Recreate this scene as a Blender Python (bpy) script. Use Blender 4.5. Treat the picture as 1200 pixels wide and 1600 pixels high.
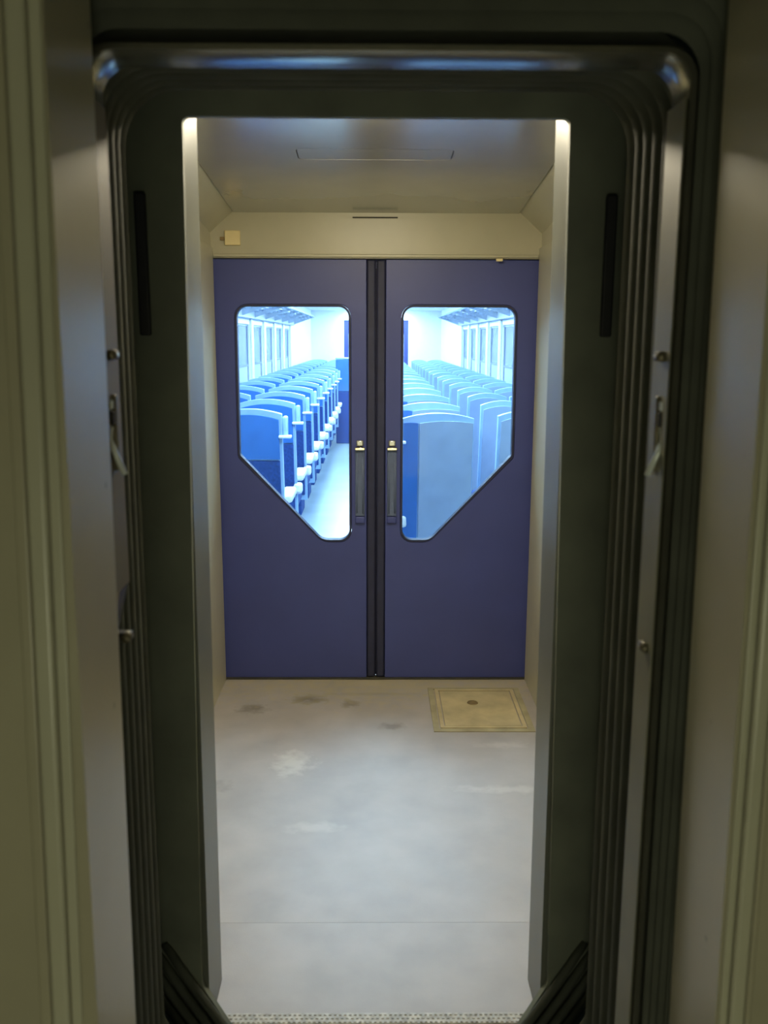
import bpy, bmesh, math, random
from mathutils import Vector, Matrix, Euler
from mathutils.geometry import tessellate_polygon
random.seed(4)
R = math.radians
for o in list(bpy.data.objects): bpy.data.objects.remove(o)
S = bpy.context.scene
COL = S.collection

# ---------------------------------------------------------------- camera
EYE = 1.55
cd = bpy.data.cameras.new('camera'); cam = bpy.data.objects.new('camera', cd); COL.objects.link(cam)
cd.sensor_fit = 'VERTICAL'; cd.sensor_height = 36; cd.sensor_width = 27
cd.lens = 36 * 1400 / 1600
cd.clip_start = 0.02; cd.clip_end = 100
cam.location = (0, 0, EYE)
cam.rotation_euler = (Euler((R(90 - 10.92), 0, R(-.53))).to_matrix() @ Matrix.Rotation(R(.2), 3, 'Z')).to_euler()
cd.dof.use_dof = True; cd.dof.focus_distance = 5.0; cd.dof.aperture_fstop = 5.0
S.camera = cam
# ---------------------------------------------------------------- world, exposure
W = bpy.data.worlds.new('world'); S.world = W; W.use_nodes = True
W.node_tree.nodes['Background'].inputs[0].default_value = (.02, .03, .03, 1)
W.node_tree.nodes['Background'].inputs[1].default_value = .3
vs = S.view_settings; vs.view_transform = 'Standard'; vs.look = 'None'; vs.gamma = 1
vs.use_curve_mapping = False; vs.exposure = 0.0
SALOON_LIGHT = (.56, .80, 1.0); SALOON_POWER = 72.0
LOBBY_LIGHT = (1.0, .88, .64); LOBBY_POWER = 190.0
NEAR_LIGHT = (.98, .97, .64); NEAR_POWER = 3.1

# ---------------------------------------------------------------- materials
def mat(name, col, rough=.5, metal=0, noise=0, nscale=20, bump=0, bscale=200, spec=.5, stretch=(1,1,1)):
    m = bpy.data.materials.new(name); m.use_nodes = True
    nt = m.node_tree; b = nt.nodes['Principled BSDF']
    b.inputs['Base Color'].default_value = (*col, 1); b.inputs['Roughness'].default_value = rough
    b.inputs['Metallic'].default_value = metal; b.inputs['Specular IOR Level'].default_value = spec
    tc = nt.nodes.new('ShaderNodeTexCoord'); mp = nt.nodes.new('ShaderNodeMapping')
    mp.inputs['Scale'].default_value = stretch; nt.links.new(tc.outputs['Object'], mp.inputs[0])
    if noise:
        n = nt.nodes.new('ShaderNodeTexNoise'); n.inputs['Scale'].default_value = nscale; n.inputs['Detail'].default_value = 5
        nt.links.new(mp.outputs[0], n.inputs['Vector'])
        r = nt.nodes.new('ShaderNodeValToRGB')
        r.color_ramp.elements[0].position = .3; r.color_ramp.elements[1].position = .7
        r.color_ramp.elements[0].color = (*[c*(1-noise) for c in col], 1)
        r.color_ramp.elements[1].color = (*[min(1, c*(1+noise)) for c in col], 1)
        nt.links.new(n.outputs['Fac'], r.inputs[0]); nt.links.new(r.outputs[0], b.inputs['Base Color'])
    if bump:
        n2 = nt.nodes.new('ShaderNodeTexNoise'); n2.inputs['Scale'].default_value = bscale
        nt.links.new(mp.outputs[0], n2.inputs['Vector'])
        bp = nt.nodes.new('ShaderNodeBump'); bp.inputs['Strength'].default_value = bump; bp.inputs['Distance'].default_value = .002
        nt.links.new(n2.outputs['Fac'], bp.inputs['Height']); nt.links.new(bp.outputs[0], b.inputs['Normal'])
    return m
def emis(name, col, s):
    m = bpy.data.materials.new(name); m.use_nodes = True; nt = m.node_tree
    nt.nodes.remove(nt.nodes['Principled BSDF'])
    e = nt.nodes.new('ShaderNodeEmission'); e.inputs[0].default_value = (*col, 1); e.inputs[1].default_value = s
    nt.links.new(e.outputs[0], nt.nodes['Material Output'].inputs[0]); return m
def glass(name, tint):
    m = bpy.data.materials.new(name); m.use_nodes = True; nt = m.node_tree
    nt.nodes.remove(nt.nodes['Principled BSDF'])
    t = nt.nodes.new('ShaderNodeBsdfTransparent'); t.inputs[0].default_value = (*tint, 1)
    g = nt.nodes.new('ShaderNodeBsdfGlossy'); g.inputs['Roughness'].default_value = .03
    f = nt.nodes.new('ShaderNodeFresnel'); f.inputs[0].default_value = 1.15
    mx = nt.nodes.new('ShaderNodeMixShader')
    nt.links.new(f.outputs[0], mx.inputs[0]); nt.links.new(t.outputs[0], mx.inputs[1]); nt.links.new(g.outputs[0], mx.inputs[2])
    nt.links.new(mx.outputs[0], nt.nodes['Material Output'].inputs[0]); return m

def floor_mat():
    m = mat('lobby_vinyl', (.375, .345, .325), .45, noise=.10, nscale=6, bump=.15, bscale=300)
    nt = m.node_tree; b = nt.nodes['Principled BSDF']; L = nt.links.new
    base = b.inputs['Base Color'].links[0].from_socket
    geo = nt.nodes.new('ShaderNodeNewGeometry')
    wob = nt.nodes.new('ShaderNodeTexNoise'); wob.inputs['Scale'].default_value = 22; wob.inputs['Detail'].default_value = 4
    L(geo.outputs['Position'], wob.inputs['Vector'])
    def spot(cur, x, y, rx, ry, col, amt):
        mp = nt.nodes.new('ShaderNodeMapping'); mp.vector_type = 'POINT'
        mp.inputs['Location'].default_value = (-x/rx, -y/ry, 0); mp.inputs['Scale'].default_value = (1/rx, 1/ry, 0)
        L(geo.outputs['Position'], mp.inputs[0])
        ln = nt.nodes.new('ShaderNodeVectorMath'); ln.operation = 'LENGTH'; L(mp.outputs[0], ln.inputs[0])
        ad = nt.nodes.new('ShaderNodeMath'); ad.operation = 'MULTIPLY_ADD'; ad.inputs[1].default_value = 2.2
        L(wob.outputs['Fac'], ad.inputs[0]); L(ln.outputs['Value'], ad.inputs[2])
        mr = nt.nodes.new('ShaderNodeMapRange'); mr.inputs[1].default_value = 1.35; mr.inputs[2].default_value = 2.2
        mr.inputs[3].default_value = amt; mr.inputs[4].default_value = 0; L(ad.outputs[0], mr.inputs[0])
        mx = nt.nodes.new('ShaderNodeMix'); mx.data_type = 'RGBA'
        L(mr.outputs[0], mx.inputs[0]); L(cur, mx.inputs[6]); mx.inputs[7].default_value = (*col, 1)
        return mx.outputs[2]
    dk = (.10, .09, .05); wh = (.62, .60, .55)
    cur = base
    for s in ((-.29, 3.70, .09, .05, dk, .75), (-.52, 3.60, .07, .06, dk, .6), (-.11, 3.65, .05, .05, dk, .6),
              (.07, 3.42, .06, .04, dk, .45), (-.31, 3.10, .08, .11, wh, .6), (-.58, 2.93, .08, .05, dk, .3),
              (-.2, 2.65, .10, .04, wh, .3), (.47, 2.9, .22, .03, wh, .4), (.5, 3.25, .12, .03, wh, .3), (-.03, 3.76, .3, .02, dk, .25),
              (0, 3.98, 1.1, .34, (.46, .39, .20), .6)):  # yellow stain by the doors, also brightened where lamp light falls short
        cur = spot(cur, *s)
    L(cur, b.inputs['Base Color']); return m

def specks(m):
    nt = m.node_tree; b = nt.nodes['Principled BSDF']; L = nt.links.new
    base = b.inputs['Base Color'].links[0].from_socket
    geo = nt.nodes.new('ShaderNodeNewGeometry'); v = nt.nodes.new('ShaderNodeTexVoronoi'); v.inputs['Scale'].default_value = 11
    L(geo.outputs['Position'], v.inputs['Vector'])
    r = nt.nodes.new('ShaderNodeMapRange'); r.inputs[1].default_value = .03; r.inputs[2].default_value = .06
    r.inputs[3].default_value = .55; r.inputs[4].default_value = 0; L(v.outputs['Distance'], r.inputs[0])
    mx = nt.nodes.new('ShaderNodeMix'); mx.data_type = 'RGBA'; L(r.outputs[0], mx.inputs[0]); L(base, mx.inputs[6])
    mx.inputs[7].default_value = (.06, .055, .04, 1); L(mx.outputs[2], b.inputs['Base Color']); return m

M = dict(
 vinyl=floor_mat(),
 hatch=mat('hatch_plate', (.50, .42, .24), .45, noise=.22, nscale=9, bump=.2),
 hatch2=mat('hatch_frame', (.36, .32, .19), .5, noise=.25, nscale=9),
 rust=mat('hatch_rust', (.17, .12, .05), .7, noise=.4, nscale=25),
 panel=specks(mat('beige_panel', (.33, .315, .23), .30, noise=.06, nscale=5, spec=.6)),
 panel2=mat('beige_moulding', (.40, .40, .31), .28, noise=.05, nscale=5, spec=.6),
 lobby=mat('lobby_cream', (.47, .44, .31), .35, noise=.06, nscale=4),
 lobbyceil=mat('lobby_ceiling', (.32, .31, .27), .27, noise=.05, nscale=4, spec=1.0),
 reveal=mat('steel_reveal', (.13, .14, .12), .36, metal=.15, noise=.06, nscale=7),
 steel=mat('brushed_steel', (.50, .50, .46), .26, metal=.8, noise=.15, nscale=12),
 chrome=mat('polished_steel', (.85, .85, .82), .16, metal=1),
 latch=mat('latch_steel', (.62, .68, .68), .25, metal=.2),
 dullmetal=mat('dull_metal', (.16, .145, .10), .4, metal=.6, noise=.2, nscale=14),
 brown_trim=mat('brown_trim', (.085, .072, .045), .55, noise=.15, nscale=12),
 green_trim=mat('green_trim', (.13, .13, .09), .5, noise=.12, nscale=12),
 ringsteel=mat('ring_steel', (.20, .20, .165), .22, metal=.7, noise=.15, nscale=14),
 rubber=mat('bellows_rubber', (.056, .062, .050), .75, noise=.2, spec=.3, nscale=9, bump=.25, bscale=90),
 rubber2=mat('flange_rubber', (.13, .145, .115), .6, noise=.2, nscale=7, bump=.2, bscale=60),
 black=mat('black_rubber', (.012, .013, .018), .6, noise=.2),
 door=mat('navy_door', (.050, .064, .235), .42, noise=.06, nscale=5, bump=.08),
 seal=mat('door_seal', (.020, .023, .062), .6, noise=.15),
 handle=mat('door_pull_grey', (.11, .145, .25), .45, metal=0, noise=.1, nscale=30),
 brass=mat('pull_cap', (.85, .78, .55), .2, metal=.9),
 tread=mat('tread_plate', (.40, .38, .33), .5, metal=.1, noise=.35, nscale=70, bump=.6, bscale=90),
 sticker=mat('sticker', (.80, .66, .34), .5, noise=.05),
 brown=mat('sticker_mark', (.25, .16, .06), .6, noise=.1),
 slot=mat('slot_dark', (.05, .05, .035), .7, noise=.1),
 sal_wall=mat('saloon_wall', (.78, .82, .84), .4, noise=.03),
 sal_floor=mat('saloon_floor', (.30, .37, .40), .3, noise=.12, nscale=3),
 sal_pane=mat('saloon_pane_dark', (.20, .24, .32), .2, noise=.1, nscale=2),
 sal_pane2=mat('saloon_pane_pale', (.42, .47, .55), .3, noise=.1, nscale=2),
 frame=mat('saloon_window_frame', (.22, .25, .32), .4, noise=.1),
 rack=mat('rack_metal', (.55, .62, .68), .3, metal=.4, noise=.1),
 rack_m=mat('rack_front', (.13, .20, .30), .5, noise=.1),
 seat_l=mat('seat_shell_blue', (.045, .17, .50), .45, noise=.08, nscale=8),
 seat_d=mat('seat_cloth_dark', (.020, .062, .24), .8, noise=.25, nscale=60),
 seat_r=mat('seat_shell_pale', (.32, .41, .56), .45, noise=.06, nscale=8),  # right-hand shells: light and glass sheen put into a paler colour
 rim=mat('seat_rim_pale', (.34, .52, .74), .35, noise=.05),
 white=mat('armrest_white', (.85, .87, .88), .35, noise=.03),
 glass=glass('door_glass', (.86, .93, .97)),
 lamp_saloon=emis('saloon_lamp', SALOON_LIGHT, SALOON_POWER),
 lamp_lobby=emis('lobby_lamp', LOBBY_LIGHT, LOBBY_POWER),
 lamp_near=emis('vestibule_lamp', NEAR_LIGHT, NEAR_POWER),
)

# ---------------------------------------------------------------- helpers
def link(name, bm, m, parent=None, smooth=False, bevel=0, seg=2):
    bmesh.ops.recalc_face_normals(bm, faces=bm.faces)
    me = bpy.data.meshes.new(name); bm.to_mesh(me); bm.free()
    me.materials.append(m)
    if smooth:
        for p in me.polygons: p.use_smooth = True
    o = bpy.data.objects.new(name, me); COL.objects.link(o); o.parent = parent
    if bevel:
        b = o.modifiers.new('bevel', 'BEVEL'); b.width = bevel; b.segments = seg; b.limit_method = 'ANGLE'; b.angle_limit = R(35)
        for p in me.polygons: p.use_smooth = True
        try: me.set_sharp_from_angle(angle=R(40))
        except Exception: pass
    return o
def struct(o, label=None):
    o['kind'] = 'structure'
    if label: o['label'] = label
    return o
def tag(o, label, cat, group=None):
    o['label'] = label; o['category'] = cat
    if group: o['group'] = group
    return o
def empty(name, loc, label, cat, group=None):
    o = bpy.data.objects.new(name, None); COL.objects.link(o); o.location = loc; o.empty_display_size = .1
    return tag(o, label, cat, group)
def box(bm, x0, x1, y0, y1, z0, z1):
    v = [bm.verts.new(p) for p in ((x0,y0,z0),(x1,y0,z0),(x1,y1,z0),(x0,y1,z0),(x0,y0,z1),(x1,y0,z1),(x1,y1,z1),(x0,y1,z1))]
    for f in ((0,3,2,1),(4,5,6,7),(0,1,5,4),(1,2,6,5),(2,3,7,6),(3,0,4,7)): bm.faces.new([v[i] for i in f])
def bx(name, m, parent, x0, x1, y0, y1, z0, z1, bevel=0, loc=None):
    bm = bmesh.new()
    if loc is None and parent is None:
        loc = ((x0+x1)/2, (y0+y1)/2, z0)
        x0 -= loc[0]; x1 -= loc[0]; y0 -= loc[1]; y1 -= loc[1]; z0 -= loc[2]; z1 -= loc[2]
    box(bm, x0, x1, y0, y1, z0, z1)
    o = link(name, bm, m, parent, bevel=bevel)
    if loc: o.location = loc
    return o
def rpoly(pts, rad, n=6):
    """round the corners of a polygon; rad one value or a list"""
    out = []; N = len(pts)
    for i in range(N):
        p = Vector(pts[i]); a = Vector(pts[i-1]) - p; b = Vector(pts[(i+1) % N]) - p
        r = rad[i] if isinstance(rad, (list, tuple)) else rad
        if r <= 0: out += [tuple(p)] * 1; continue
        ang = a.angle(b); t = r / math.tan(ang/2); t = min(t, a.length*.49, b.length*.49); r2 = t*math.tan(ang/2)
        s = p + a.normalized()*t; e = p + b.normalized()*t
        c = p + (a.normalized()+b.normalized()).normalized() * (r2/math.sin(ang/2))
        vs_, ve = s-c, e-c
        tot = vs_.angle(ve); sg = 1 if (vs_.x*ve.y - vs_.y*ve.x) > 0 else -1
        for k in range(n+1):
            q = tot*k/n*sg; ca, sa = math.cos(q), math.sin(q)
            out.append((c.x + vs_.x*ca - vs_.y*sa, c.y + vs_.x*sa + vs_.y*ca))
    return out
def plate(name, m, parent, outer, holes, d0, d1, axis='y', bevel=0, smooth=False):
    """2D outline with holes, given thickness between d0 and d1 along the axis"""
    loops = [outer] + holes
    P = (lambda u, v, d: (u, d, v)) if axis == 'y' else (lambda u, v, d: (d, u, v))
    if axis == 'z': P = lambda u, v, d: (u, v, d)
    tris = tessellate_polygon([[Vector((u, v, 0)) for u, v in l] for l in loops])
    bm = bmesh.new()
    flat = [p for l in loops for p in l]
    A = [bm.verts.new(P(u, v, d0)) for u, v in flat]; B = [bm.verts.new(P(u, v, d1)) for u, v in flat]
    for t in tris:
        try: bm.faces.new([A[i] for i in t]); bm.faces.new([B[i] for i in reversed(t)])
        except ValueError: pass
    k = 0
    for l in loops:
        n = len(l)
        for i in range(n):
            j = (i+1) % n
            try: bm.faces.new([A[k+i], A[k+j], B[k+j], B[k+i]])
            except ValueError: pass
        k += n
    return link(name, bm, m, parent, bevel=bevel, smooth=smooth)
def sweep(name, m, parent, paths, closed_section=True, smooth=True):
    """paths: list of (list of (x,z), y): a closed section swept round closed outlines"""
    bm = bmesh.new(); V = [[bm.verts.new((x, y, z)) for x, z in p] for p, y in paths]
    n = len(V[0]); K = len(V)
    for a in range(K if closed_section else K-1):
        b = (a+1) % K
        for i in range(n):
            j = (i+1) % n
            bm.faces.new([V[a][i], V[a][j], V[b][j], V[b][i]])
    o = link(name, bm, m, parent)
    if smooth:
        for p in o.data.polygons: p.use_smooth = True
        try: o.data.set_sharp_from_angle(angle=R(50))
        except Exception: pass
    return o
def tube(bm, pts, r, n=10):
    rings = []
    for i, p in enumerate(pts):
        p = Vector(p); a = Vector(pts[max(0, i-1)]); b = Vector(pts[min(len(pts)-1, i+1)])
        t = (b-a).normalized(); u = t.cross(Vector((.13, .31, .94))).normalized(); w = t.cross(u)
        rings.append([bm.verts.new(p + r*(math.cos(2*math.pi*k/n)*u + math.sin(2*math.pi*k/n)*w)) for k in range(n)])
    for a, b in zip(rings, rings[1:]):
        for k in range(n): bm.faces.new([a[k], a[(k+1) % n], b[(k+1) % n], b[k]])
    bm.faces.new(rings[0][::-1]); bm.faces.new(rings[-1])

# ================================================================ NEAR CAR (where the camera stands)
NL, NR = -.353, .4216      # our car's doorway reveal
box_near = []
struct(bx('floor', M['vinyl'], None, -1.4, 1.4, -1.3, 1.0, -.06, 0), 'grey vinyl vestibule floor of the near carriage')
struct(bx('ceiling', M['panel'], None, -1.4, 1.4, -1.3, .92, 2.25, 2.31), 'beige vestibule ceiling of the near carriage')
struct(bx('wall_left', M['panel'], None, -1.46, -1.4, -1.3, 1.0, 0, 2.25))
struct(bx('wall_right', M['panel'], None, 1.4, 1.46, -1.3, 1.0, 0, 2.25))
struct(bx('wall_back', M['panel'], None, -1.4, 1.4, -1.36, -1.3, 0, 2.25))
# end wall with the gangway doorway; its reveal is the glossy strip beside the bellows
outer = [(-1.4, -.06), (1.4, -.06), (1.4, 2.31), (-1.4, 2.31)]
hole = rpoly([(-.354, 0), (.438, 0), (.411, 2.20), (-.333, 2.20)], [0.001, 0.001, .05, .05])
wn = struct(plate('wall_near', M['panel'], None, outer, [hole], .985, 1.145), 'beige end wall with the near gangway doorway')
# architrave mouldings on both sides, each a rounded strip with a groove
def moulding(name, xtop, xbot, s, strips, label):
    e = bpy.data.objects.new(name, None); COL.objects.link(e); e.location = (xbot, .985, 0); struct(e, label)
    for a, b, h, mm in strips:
        bm = bmesh.new(); x0, x1 = sorted((s*a, s*b))
        box(bm, x0, x1, -h, 0.0, .0, 2.24)
        for v in bm.verts: v.co.x += (xtop-xbot)*v.co.z/2.24
        link('strip', bm, M[mm], e, bevel=min(h*.8, .008), seg=3)
    return e
moulding('trim_1', -.329, -.382, -1, ((0, .013, .004, 'panel2'), (.014, .036, .010, 'panel2'), (.038, .052, .005, 'panel')), 'raised beige moulding left of the near doorway')
moulding('trim_2', .419, .439, 1, ((0, .010, .004, 'panel2'), (.011, .030, .010, 'panel2'), (.032, .040, .005, 'panel')), 'raised pale moulding right of the near doorway')
# glowing fill panel added out of view behind the camera
l = empty('wall_lamp', (0, -1.3, .12), 'broad lit panel low on the wall behind, lighting the near vestibule', 'lamp')
bx('lamp_frame', M['steel'], l, -.65, .65, 0, .03, 0, 1.0, bevel=.006)
bx('diffuser', M['lamp_near'], l, -.62, .62, .031, .04, .03, .97)

# ================================================================ GANGWAY
XC_RING = .0155
def outline(o, half_t, half_b, top, cx=0.0, rt=.09, ch=.10, n=7):
    """gangway outline: rounded top corners, chamfered lower corners; o grows it outwards"""
    ht, hb = half_t+o, half_b+o
    pts = [(cx-hb+ch*.82, -.03-o), (cx+hb-ch*.82, -.03-o), (cx+hb, .12-o*.4), (cx+ht, top+o), (cx-ht, top+o), (cx-hb, .12-o*.4)]
    return rpoly(pts, [.02, .02, .05, rt+max(o, 0), rt+max(o, 0), .05], n)
bel = empty('gangway_bellows', (0, 1.15, 0), 'dark green-black rubber concertina bellows around the gangway opening', 'bellows')
def in_bel(o): o.location = (0, -1.15, 0); return o
# first (near) bellows: small folds between our doorway and the steel ring
def fold(y0, y1, cr, va, prm0, prm1, name='fold', m='rubber', t=.006):
    ym = (y0+y1)/2
    pm = tuple((a+b)/2 for a, b in zip(prm0, prm1))
    q = (y1-y0)*.16
    def ol(o, p): return outline(o, p[0], p[1], p[2], p[3], p[4])
    sec = [(ol(va, prm0), y0), (ol(cr+.004, pm), ym-q), (ol(cr, pm), ym), (ol(cr+.004, pm), ym+q), (ol(va, prm1), y1),
           (ol(va+t, prm1), y1), (ol(cr+.004+t, pm), ym+q), (ol(cr+.004+t, pm), ym-q), (ol(va+t, prm0), y0)]
    return in_bel(sweep(name, M[m], bel, sec))
A0 = (.412, .412, 1.990, .020, .07); A1 = (.381, .390, 1.912, .0155, .05)
for i in range(4):
    f0, f1 = i/4, (i+1)/4
    mixp = lambda f: tuple(a+(b-a)*f for a, b in zip(A0, A1))
    fold(1.150+.045*f0, 1.150+.045*f1, .0, .012, mixp(f0), mixp(f1))
# second bellows
B0 = (.402, .415, 1.925, .012, .085); B1 = (.452, .458, 1.985, .0, .10)
NF = 6
for i in range(NF):
    mixb = lambda f: tuple(a+(b-a)*f for a, b in zip(B0, B1))
    fold(1.285+.43*i/NF, 1.285+.43*(i+1)/NF, -.004, .030, mixb(i/NF), mixb((i+1)/NF))
# far flange: broad flat rubber face with the opening
F_in = outline(0, .3625, .390, 1.957, 0, .012, .10)
F_out = outline(0, .52, .53, 2.06, 0, .10, .10)
fl = plate('flange', M['rubber2'], bel, F_out, [F_in], 1.782, 1.799); in_bel(fl)
# raised ribs on the flange along the chamfered corners
for s in (-1, 1):
    for k in range(4):
        bm = bmesh.new(); ox, oz = .026*.85*k, -.026*.53*k
        e_ = (.455-.400)/1.0
        pts = [(s*(.290+ox), 1.772, -.060+oz), (s*(.345+ox), 1.772, .027+oz), (s*(.400+ox), 1.772, .114+oz), (s*(.440+ox), 1.778, .178+oz), (s*(.470+ox), 1.786, .226+oz)]
        tube(bm, pts, .0105, 10); in_bel(link('corner_rib', bm, M['rubber'], bel, smooth=True))
# tall black slots either side
for s in (-1, 1):
    q = bx('slot', M['black'], bel, -.011, .011, -.006, .006, 0, .265, bevel=.004); q.location = (s*.446, .624, 1.555)
# steel ring between the two bellows
ring = empty('gangway_ring', (0, 1.25, 0), 'flat dull steel ring standing between the two bellows sections', 'ring')
def ringpath(o):
    pts = [(-.30, -.03-o), (.33, -.03-o), (.3965+o, .12), (.3935+o, 1.9+o), (-.3625-o, 1.9+o), (-.3625-o, 1.20), (-.392-o, 1.08), (-.392-o, .12)]
    return rpoly(pts, [.02, .02, .05, .04, .04, .05, .05, .05], 7)
rr = sweep('ring', M['ringsteel'], ring, [(ringpath(.002), 1.199), (ringpath(0), 1.203), (ringpath(0), 1.272), (ringpath(.002), 1.276), (ringpath(.009), 1.274), (ringpath(.009), 1.201)])
q = bx('side_trim', M['brown_trim'], ring, -.3623, -.3605, -.048, .024, 1.20, 1.85, bevel=.0005)
q = bx('side_trim', M['green_trim'], ring, .3885, .3905, -.048, .024, .14, 1.85, bevel=.0005)
for v in q.data.vertices: v.co.x += .003*(1-v.co.z/1.9)
rr.location = (0, -1.25, 0)
# the lower uprights and left side of the ring are sheathed in dull brown trim
# ring latches: bent steel levers with end caps
def latch(x, s, label):
    e = empty('gangway_latch', (x, 1.225, 1.37), label, 'latch')
    bm = bmesh.new(); tube(bm, [(0, 0, .062), (s*.001, -.004, .045), (-s*.004, -.004, .030), (-s*.017, -.002, -.004)], .0042, 10)
    link('lever', bm, M['latch'], e, smooth=True)
    bx('cap', M['latch'], e, -.005, .005, -.006, .006, .085, .098, bevel=.002)
    bx('back_plate', M['dullmetal'], e, -.008, .008, .004, .014, .0, .105, bevel=.003)
    bx('pivot', M['black'], e, -.006, .006, -.005, .006, .064, .083, bevel=.002)
latch(-.362, -1, 'bent bright steel latch lever on the left of the gangway frame')
latch(.392, 1, 'bent bright steel latch lever on the right of the gangway frame')
def clip(x, z, s, label):
    e = empty('gangway_clip', (x, 1.232, z), label, 'bracket')
    bx('bracket', M['black'], e, -.016, .016, -.004, .012, -.006, .006, bevel=.002)
    bm = bmesh.new(); tube(bm, [(s*-.010, -.010, 0), (s*-.010, .008, 0)], .007, 10); link('bolt', bm, M['dullmetal'], e, smooth=True)
clip(-.366, 1.528, -1, 'small dark bracket on the left of the frame above the latch')
clip(.396, 1.528, 1, 'small dark bracket on the right of the frame above the latch')
clip(-.366, 1.13, -1, 'small dark bracket low on the left of the frame')
clip(.398, 1.115, 1, 'small dark bracket low on the right of the frame')
# bridge plate and threshold
br = empty('bridge_plate', (0, 1.4, 0), 'metal tread plate forming the gangway floor', 'plate')
bx('plate', M['tread'], br, -.27, .27, -.38, .34, -.02, .0, bevel=.003)
th = empty('threshold_plate', (0, 1.785, 0), 'rough pale tread strip at the foot of the gangway opening', 'threshold')
bx('plate', M['tread'], th, -.37, .37, .016, .05, -.01, .004, bevel=.002)
bm = bmesh.new()
for i in range(60):
    for j in range(3):
        x = -.35+i*.0117+(j % 2)*.005; y = .021+j*.011
        box(bm, x-.003, x+.003, y-.002, y+.002, .004, .006)
o = link('tread_studs', bm, M['tread'], th); o['kind'] = 'stuff'

# ================================================================ FAR CAR: lobby
LW = .70; D0, D1, DD = 1.80, 1.955, 3.93
Fh = outline(.004, .364, .388, 1.966, 0, .012, .10)
Fh = rpoly([(-.378, -.055), (.378, -.055), (.368, 2.07), (-.368, 2.07)], [.001, .001, .02, .02])
struct(plate('wall_far', M['reveal'], None, [(-1.4, -.06), (1.4, -.06), (1.4, 2.45), (-1.4, 2.45)], [Fh], D0, D1), 'steel end wall of the far carriage with its gangway doorway')
SEAM = 2.17
struct(plate('floor_far', M['vinyl'], None, [(-.377, D0+.036), (.377, D0+.036), (.377, D1+.001), (1.4, D1+.001), (1.4, SEAM-.0004), (-1.4, SEAM-.0004), (-1.4, D1+.001), (-.377, D1+.001)], [], -.05, 0, axis='z'), 'grey vinyl floor strip through the doorway of the far carriage')
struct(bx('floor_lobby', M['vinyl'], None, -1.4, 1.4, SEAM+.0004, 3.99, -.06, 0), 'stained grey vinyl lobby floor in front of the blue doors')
def zc(y): return 2.07 + .0875*(DD-y)
def slab(name, pts, m, th=.04, label=None):
    """pts: four corners; solid with vertical thickness th"""
    bm = bmesh.new(); a = [bm.verts.new(p) for p in pts]; b = [bm.verts.new((p[0], p[1], p[2]+th)) for p in pts]
    bm.faces.new(a[::-1]); bm.faces.new(b)
    for i in range(4): bm.faces.new([a[i], a[(i+1) % 4], b[(i+1) % 4], b[i]])
    return struct(link(name, bm, m), label)
# ceiling panel with a recessed vent opening
vent = (-.26, .25, 3.04, 3.16)
E = .60
M['lobbyceil'].node_tree.nodes['Principled BSDF'].inputs['Coat Weight'].default_value = 1
M['lobbyceil'].node_tree.nodes['Principled BSDF'].inputs['Coat Roughness'].default_value = .2
pl = plate('ceiling_lobby', M['lobbyceil'], None, [(-E, D1), (E, D1), (E, DD), (-E, DD)],
           [rpoly([(vent[0], vent[2]), (vent[1], vent[2]), (vent[1], vent[3]), (vent[0], vent[3])], .02, 4)], 0, .03, axis='z')
for v in pl.data.vertices: v.co.z += zc(v.co.y)
struct(pl, 'glossy grey sloping lobby ceiling panel')
ve = empty('ceiling_vent', ((vent[0]+vent[1])/2, 3.10, zc(3.1)), 'long narrow vent panel let into the lobby ceiling', 'vent')
o = plate('cover', M['lobbyceil'], ve, rpoly([(-.252, -.0565), (.252, -.0565), (.252, .0565), (-.252, .0565)], .014, 4), [], .0005, .012, axis='z')
o.rotation_euler = (-math.atan(.0875), 0, 0)
o = bx('backing', M['slot'], ve, -.27, .27, -.08, .08, .034, .040); o.rotation_euler = (-math.atan(.0875), 0, 0)
for s, n in ((-1, 'left'), (1, 'right')):
    slab('ceiling_cove_'+n, [(s*(E+.004), D1, zc(D1)+.004), (s*(LW+.02), D1, zc(D1)-.10), (s*(LW+.02), DD, zc(DD)-.10), (s*(E+.004), DD, zc(DD)+.004)], M['lobby'], .03, f'sloping cove on the {n} of the lobby ceiling')
    x0, x1 = sorted((s*LW, s*(LW+.05)))
    struct(bx('wall_lobby_'+n, M['lobby'], None, x0, x1, D1, DD, 0, 2.22), f'cream {n} side wall of the lobby')
# bulkhead above and beside the doors
struct(plate('wall_bulkhead', M['lobby'], None, [(-1.42, -.06), (1.42, -.06), (1.42, 2.3), (-1.42, 2.3)],
   [[(-.703, -.0), (.703, -.0), (.703, 1.886), (-.703, 1.886)]], DD, 4.03), 'cream bulkhead above the blue double doors')
# thin cream frame strips along the doorway
for s, n in ((-1, '3'), (1, '4')):
    x0, x1 = sorted((s*.690, s*.699))
    struct(bx('trim_'+n, M['lobby'], None, x0, x1, DD-.32, DD-.002, .001, 1.93, bevel=.003), 'cream jamb strip beside the blue doors')
struct(bx('trim_5', M['lobby'], None, -.688, .688, DD-.012, DD-.001, 1.889, 1.902, bevel=.003), 'thin cream drip strip above the blue doors')
bx('slot_line', M['slot'], None, -.10, .09, DD-.004, DD-.001, 2.048, 2.054)
tag(bpy.data.objects['slot_line'], 'thin dark slot centred high on the bulkhead above the doors', 'slot')
st = empty('wall_sensor', (-.612, DD-.001, 1.936), 'small yellowish square plate above the left door', 'sensor')
bx('plate', M['sticker'], st, -.026, .040, -.012, 0, 0, .060, bevel=.003)
bx('marking', M['brown'], st, -.046, -.027, -.008, 0, .020, .034, bevel=.002)
st = empty('door_stop', (.52, DD-.014, 1.874), 'tiny pale catch on the lintel above the right door', 'catch')
bx('body', M['sticker'], st, -.014, .014, -.010, .0, 0, .012, bevel=.002)
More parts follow.
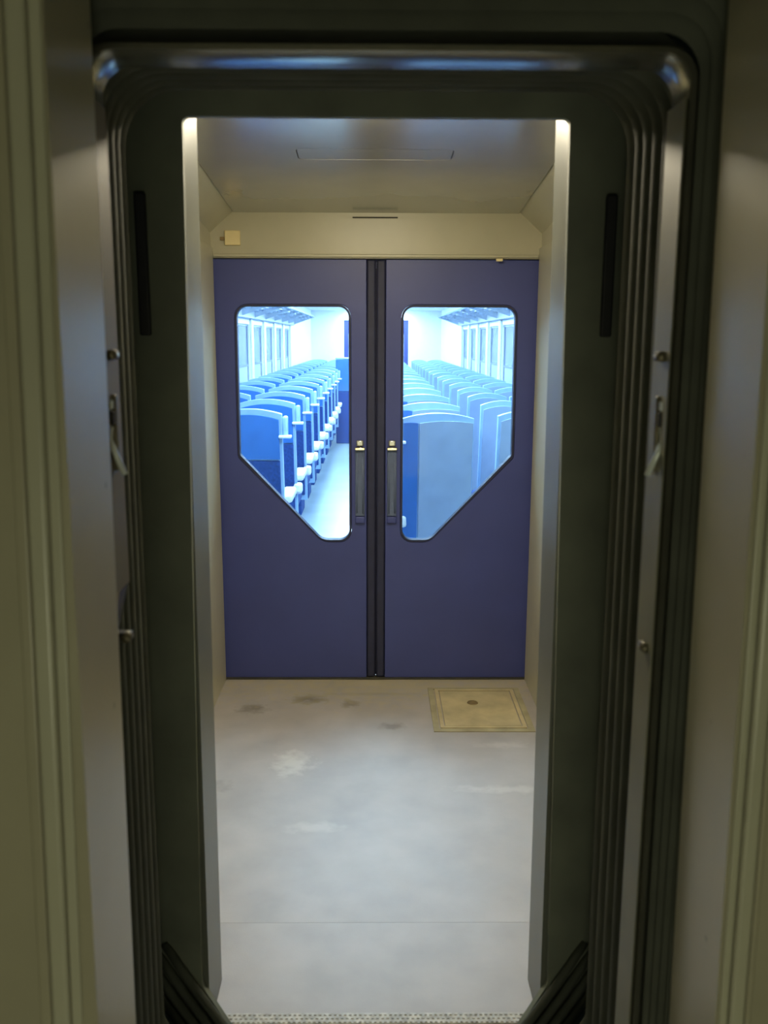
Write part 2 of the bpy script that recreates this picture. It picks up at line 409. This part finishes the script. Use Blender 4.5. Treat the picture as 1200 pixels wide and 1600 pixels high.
# fill light added on the lobby ceiling, hidden from here by the header
l = empty('lobby_lamp', (0, 2.50, zc(2.50)-.002), 'warm lobby ceiling lamp just inside the far doorway', 'lamp')
bx('lamp_frame', M['steel'], l, -.22, .22, -.07, .07, -.022, -.004, bevel=.004)
bx('diffuser', M['lamp_lobby'], l, -.20, .20, -.055, .055, -.030, -.0225)
# floor hatch
h = empty('floor_hatch', (.44, 3.60, 0), 'worn beige square access hatch in the lobby floor at right', 'hatch')
plate('frame', M['hatch2'], h, [(-.205, -.235), (.205, -.235), (.205, .225), (-.205, .225)], [[(-.180, -.208), (.180, -.208), (.180, .208), (-.180, .208)]], .0005, .004, axis='z', bevel=.001)
plate('inner_frame', M['hatch'], h, [(-.176, -.203), (.176, -.203), (.176, .203), (-.176, .203)], [[(-.160, -.187), (.160, -.187), (.160, .187), (-.160, .187)]], .0005, .006, axis='z', bevel=.001)
bx('lid', M['hatch'], h, -.156, .156, -.182, .182, .0005, .005, bevel=.002)
bm = bmesh.new(); bmesh.ops.create_cone(bm, cap_ends=True, segments=20, radius1=.024, radius2=.022, depth=.003, matrix=Matrix.Translation((-.02, .05, .0062)))
link('lift_ring', bm, M['rust'], h)

# ---------------------------------------------------------------- blue double doors
def px(u): return (u-588.5)*.002737
def make_door(n, s):
    e = bpy.data.objects.new('door_%d' % n, None); COL.objects.link(e); e.location = (0, DD+.02, 0)
    struct(e, 'navy blue sliding door leaf on the %s with a cut-cornered window' % ('left' if s < 0 else 'right'))
    a, b = .042, .700
    win = [(.109, 1.696), (.610, 1.696), (.612, 1.035), (.240, .650), (.109, .650)]
    rad = [.055, .055, .03, .075, .055]
    mir = lambda pts: [(s*x, z) for x, z in pts]
    def grow(o):
        c = (.36, 1.3)
        w = [(x + (o if x > .4 else -o if x < .2 else -o*.3), z + (o if z > 1.4 else -o)) for x, z in win]
        return rpoly(w, [r+o for r in rad], 8)
    plate('leaf', M['door'], e, mir([(a, .004), (b, .004), (b, 1.883), (a, 1.883)]), [mir(grow(0))], 0, .035, bevel=.002)
    plate('window_seal', M['seal'], e, mir(grow(-.001)), [mir(grow(-.010))], -.004, .039, bevel=.001)
    plate('window_pane', M['glass'], e, mir(grow(-.009)), [], .016, .020)
    x0, x1 = sorted((s*.002, s*.041)); bx('edge_seal', M['seal'], e, x0, x1, .002, .033, .004, 1.883, bevel=.008)
    # pull handle
    hx = s*.071
    hd = bpy.data.objects.new('pull_handle', None)
    bm = bmesh.new(); w = .021
    box(bm, hx-w, hx+w, -.010, -.0, .770, 1.068)
    hd = link('pull_handle', bm, M['handle'], e, bevel=.004)
    for k in (-1, 1):
        bm = bmesh.new(); tube(bm, [(hx+k*.013, -.016, .785), (hx+k*.013, -.016, 1.058)], .0035, 8); link('grip_bar', bm, M['handle'], hd, smooth=True)
    bx('cap', M['brass'], hd, hx-w-.001, hx+w+.001, -.026, -.008, 1.068, 1.081, bevel=.003)
    bx('lock_plate', M['steel'], hd, hx-.016, hx+.016, -.012, -.0, 1.084, 1.112, bevel=.006)
    bx('foot', M['door'], hd, hx-w, hx+w, -.014, -.0, .738, .768, bevel=.004)
    return e
make_door(1, -1); make_door(2, 1)
for s in (-1, 1):  # unseen strips added behind the leaves to stop light leaking round them
    x0, x1 = sorted((s*.66, s*.703))
    struct(bx('door_rebate', M['door'], None, x0, x1, DD+.058, DD+.098, .001, 1.885), 'rebate behind the edge of the door leaf')
struct(bx('door_rebate', M['door'], None, -.659, .659, DD+.058, DD+.098, 1.85, 1.885), 'rebate behind the top of the door leaves')
bx('meeting_strip', M['seal'], bpy.data.objects['door_1'], -.06, .06, .037, .041, .005, 1.849)  # added behind both leaves to block light through the centre gap
struct(bx('trim_6', M['dullmetal'], None, -.70, .70, 3.935, 4.0, .0005, .003), 'dark door track along the sill')

# ================================================================ SALOON
SW = 1.40; DE = 19.7; SH = 2.15
struct(bx('floor_saloon', M['sal_floor'], None, -SW, SW, 3.995, DE, -.06, 0), 'pale shiny saloon aisle floor')
struct(bx('ceiling_saloon', M['sal_wall'], None, -SW-.05, SW+.05, 4.03, DE, SH, SH+.05), 'white saloon ceiling')
PITCH = 1.15; W0 = 4.45; NW = 9
for s, n in ((-1, 'left'), (1, 'right')):
    holes = []
    for k in range(NW):
        y0 = W0 + k*PITCH + .11; y1 = W0 + (k+1)*PITCH - .11
        holes.append(rpoly([(y0, .95), (y1, .95), (y1, 1.705), (y0, 1.705)], .04, 3))
    d0, d1 = sorted((s*SW, s*(SW+.05)))
    struct(plate('wall_saloon_'+n, M['sal_wall'], None, [(4.03, 0), (DE, 0), (DE, SH), (4.03, SH)], holes, d0, d1, axis='x'), f'white {n} wall of the saloon with a run of windows')
    for k in range(NW):
        y0 = W0 + k*PITCH + .11; y1 = W0 + (k+1)*PITCH - .11; yc = (y0+y1)/2
        e = bpy.data.objects.new('window_%d' % (k+1 + (NW if s > 0 else 0)), None); COL.objects.link(e); e.location = (s*(SW+.02), yc, .95)
        struct(e, f'saloon window in the {n} wall, pale lower half')
        hw = (y1-y0)/2
        dx = sorted((-s*.002, s*.026))
        x0, x1 = sorted((-s*.005, s*.02))
        plate('window_frame', M['frame'], e, [(-hw+.001, .001), (hw-.001, .001), (hw-.001, .754), (-hw+.001, .754)],
              [[(-hw+.03, .02), (hw-.03, .02), (hw-.03, .30), (-hw+.03, .30)], [(-hw+.03, .32), (hw-.03, .32), (hw-.03, .735), (-hw+.03, .735)]], x0, x1, axis='x')
        x0, x1 = sorted((s*.004, s*.012))
        bx('upper_pane', M['sal_pane'], e, x0, x1, -hw+.028, hw-.028, .318, .737)
        bx('lower_pane', M['sal_pane2'], e, x0, x1, -hw+.028, hw-.028, .018, .302)
    # pillars between the windows stand slightly proud
    for k in range(NW+1):
        y = W0 + k*PITCH
        x0, x1 = sorted((s*(SW-.03), s*(SW-.001)))
        o = bx('window_pillar', M['sal_wall'], None, x0, x1, y-.055, y+.055, .90, 1.76, bevel=.012)
        struct(o, f'white pillar between saloon windows, {n} wall')
    # pelmet above windows
    x0, x1 = sorted((s*(SW-.06), s*(SW-.001)))
    struct(bx('cornice_'+n, M['sal_wall'], None, x0, x1, 4.04, 15.0, 1.765, 1.85, bevel=.01), f'white cornice over the {n} windows')
    # luggage rack
    rk = empty('luggage_rack', (s*1.2, 9.7, 1.88), f'slatted metal luggage rack above the {n} windows', 'rack')
    for k in range(7):
        x = s*(-.17 + .055*k)
        bm = bmesh.new(); tube(bm, [(x, -5.4, .028-.012*k), (x, 5.3, .028-.012*k)], .010 if k else .016, 8)
        link('rail', bm, M['rack'] if k else M['rack_m'], rk, smooth=True)
    for k in range(12):
        y = -5.3 + k*.96
        bm = bmesh.new()
        pr = [(s*-.18, .03), (s*.195, -.10), (s*.195, -.012), (s*.0, .0)]
        pr = [(s*-.18, .045), (s*-.18, .012), (s*.195, -.12), (s*.195, -.04)]
        V0 = [bm.verts.new((x, y-.012, z-.0)) for x, z in pr]; V1 = [bm.verts.new((x, y+.012, z)) for x, z in pr]
        bm.faces.new(V0); bm.faces.new(V1[::-1])
        for i in range(4): bm.faces.new([V0[i], V0[(i+1) % 4], V1[(i+1) % 4], V1[i]])
        link('bracket', bm, M['rack'], rk)
# far bulkhead with its dark doorway
struct(plate('wall_end', M['sal_wall'], None, [(-SW-.05, 0), (SW+.05, 0), (SW+.05, SH), (-SW-.05, SH)], [[(-.695, .0), (.695, .0), (.695, 1.95), (-.695, 1.95)]], DE, DE+.08), 'white end bulkhead at the far end of the saloon')
for s, n in ((-1, 3), (1, 4)):
    e = bpy.data.objects.new('door_%d' % n, None); COL.objects.link(e); e.location = (0, DE+.03, 0); struct(e, 'navy %s door leaf at the far end of the saloon' % ('left' if s < 0 else 'right'))
    w = rpoly([(.11, 1.69), (.60, 1.69), (.60, 1.05), (.25, .72), (.11, .72)], .05, 4)
    plate('leaf', M['door'], e, [(s*.004, .002), (s*.694, .002), (s*.694, 1.948), (s*.004, 1.948)], [[(s*x, z) for x, z in w]], 0, .035)
    plate('window_pane', M['sal_pane2'], e, [(s*x, z) for x, z in w], [], .012, .018)
# saloon lamps
k = 0
for y in [5.0+2.1*i for i in range(8)]:
    for s in (-1, 1):
        l = empty('saloon_lamp', (s*.45, y, SH), 'long white ceiling lamp, %s row, %s from the blue doors' % ('left' if s < 0 else 'right', ['nearest', 'second', 'third', 'fourth', 'fifth', 'sixth', 'seventh', 'farthest'][int((y-5)/2.1+.5)]), 'lamp', 'fluorescent lamps along the saloon ceiling')
        bx('housing', M['sal_wall'], l, -.09, .09, -.85, .85, -.03, -.001, bevel=.004)
        bx('diffuser', M['lamp_saloon'], l, -.075, .075, -.82, .82, -.045, -.031)

# seats ----------------------------------------------------------
def seat_meshes(wd, shell):
    """mesh data for one forward-facing seat, base at origin, centre x=0, back rear face near y=0 at the top"""
    lean = lambda z: .11*(1.15-z)/.7
    hw = wd/2
    def panel(h0, h1, hw_, y0, y1, arc, r, name, m, bev=.006):
        top = []
        n = 10
        for i in range(n+1):
            t = -1 + 2*i/n; top.append((hw_*t, h1 + arc*(1-t*t)))
        pts = [(hw_, h0), (-hw_, h0)] ; pts = [( -hw_, h0)] + [(hw_, h0)] + top[::-1]
        o = plate(name, m, None, pts, [], y0, y1, bevel=bev)
        for v in o.data.vertices: v.co.y += lean(v.co.z)
        return o
    P = []
    P.append(panel(.30, 1.125, hw, .0, .05, .03, 0, 'back_shell', M['rim'], .016))
    if shell is M['seat_l']:
        P.append(panel(.86, 1.095, hw-.016, -.012, .006, .028, 0, 'upper_back_panel', shell))
        P.append(panel(.34, .852, hw-.016, -.008, .006, .0, 0, 'lower_back_panel', M['seat_d']))
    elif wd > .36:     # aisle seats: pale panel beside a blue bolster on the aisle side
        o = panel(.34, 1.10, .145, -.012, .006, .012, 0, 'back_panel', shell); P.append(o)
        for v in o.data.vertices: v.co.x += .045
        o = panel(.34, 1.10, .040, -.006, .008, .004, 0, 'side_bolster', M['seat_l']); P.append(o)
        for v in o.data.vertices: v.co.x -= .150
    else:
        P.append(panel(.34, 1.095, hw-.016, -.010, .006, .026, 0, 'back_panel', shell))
    P.append(panel(.48, 1.10, hw-.02, .052, .12, .025, 0, 'back_cushion', M['seat_d'], .02))
    P.append(bx('seat_cushion', M['seat_d'], None, -hw+.01, hw-.01, .18, .62, .36, .47, bevel=.03, loc=(0, 0, 0)))
    P.append(bx('base', M['seat_d'], None, -hw+.05, hw-.12, .16, .52, .0, .36, bevel=.01, loc=(0, 0, 0)))
    return P
def extras(wd, s):
    """aisle side fittings; s = side of the aisle (+1: aisle on the right of the seat)"""
    hw = wd/2; P = []
    x0, x1 = sorted((s*(hw-.035), s*(hw+.045)))
    P.append(bx('armrest', M['white'], None, x0, x1, .12, .42, .585, .64, bevel=.018, loc=(0, 0, 0)))
    x0, x1 = sorted((s*(hw-.03), s*(hw+.035)))
    P.append(bx('armrest_end', M['white'], None, x0, x1, .08, .16, .50, .575, bevel=.018, loc=(0, 0, 0)))
    x0, x1 = sorted((s*(hw-.02), s*(hw+.055)))
    P.append(bx('grab_handle', M['white'], None, x0, x1, .005, .05, .985, 1.003, bevel=.006, loc=(0, 0, 0)))
    x0, x1 = sorted((s*(hw+.0), s*(hw+.03)))
    P.append(bx('side_wing', M['rim'], None, x0, x1, .03, .10, .99, 1.11, bevel=.01, loc=(0, 0, 0)))
    return P
ords = ['first', 'second', 'third', 'fourth', 'fifth', 'sixth', 'seventh', 'eighth', 'ninth', 'tenth', 'eleventh', 'twelfth', 'thirteenth', 'fourteenth', 'fifteenth', 'sixteenth']
columns = [  # x centre, width, shell, aisle side, first D, words
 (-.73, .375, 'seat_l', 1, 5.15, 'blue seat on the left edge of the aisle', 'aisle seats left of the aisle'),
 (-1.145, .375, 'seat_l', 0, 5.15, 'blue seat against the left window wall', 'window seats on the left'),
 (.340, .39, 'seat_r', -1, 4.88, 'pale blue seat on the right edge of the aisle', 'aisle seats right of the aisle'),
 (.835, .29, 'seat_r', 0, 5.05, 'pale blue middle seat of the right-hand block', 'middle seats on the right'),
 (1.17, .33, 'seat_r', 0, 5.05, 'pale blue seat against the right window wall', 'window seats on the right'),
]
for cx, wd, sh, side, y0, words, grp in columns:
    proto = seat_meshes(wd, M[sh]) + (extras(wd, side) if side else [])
    for r in range(16):
        e = empty('train_seat', (cx, y0 + .85*r, 0), f'{words}, {ords[r]} row beyond the doors', 'seat', grp)
        for p in proto:
            c = p if r == 0 else p.copy()
            if r: COL.objects.link(c)
            c.parent = e
# pale end panel on the nearest right-hand seat back
# blue screen standing in the aisle further down
sc = empty('draught_screen', (-.40, 13.49, 0), 'blue half-height screen standing across the far part of the aisle', 'screen')
bx('upper_panel', M['seat_l'], sc, -.20, .20, 0, .04, .78, 1.25, bevel=.01)
bx('lower_panel', M['seat_d'], sc, -.20, .20, .004, .036, .0, .778, bevel=.01)
bx('top_rail', M['rim'], sc, -.205, .205, -.006, .046, 1.252, 1.28, bevel=.008)
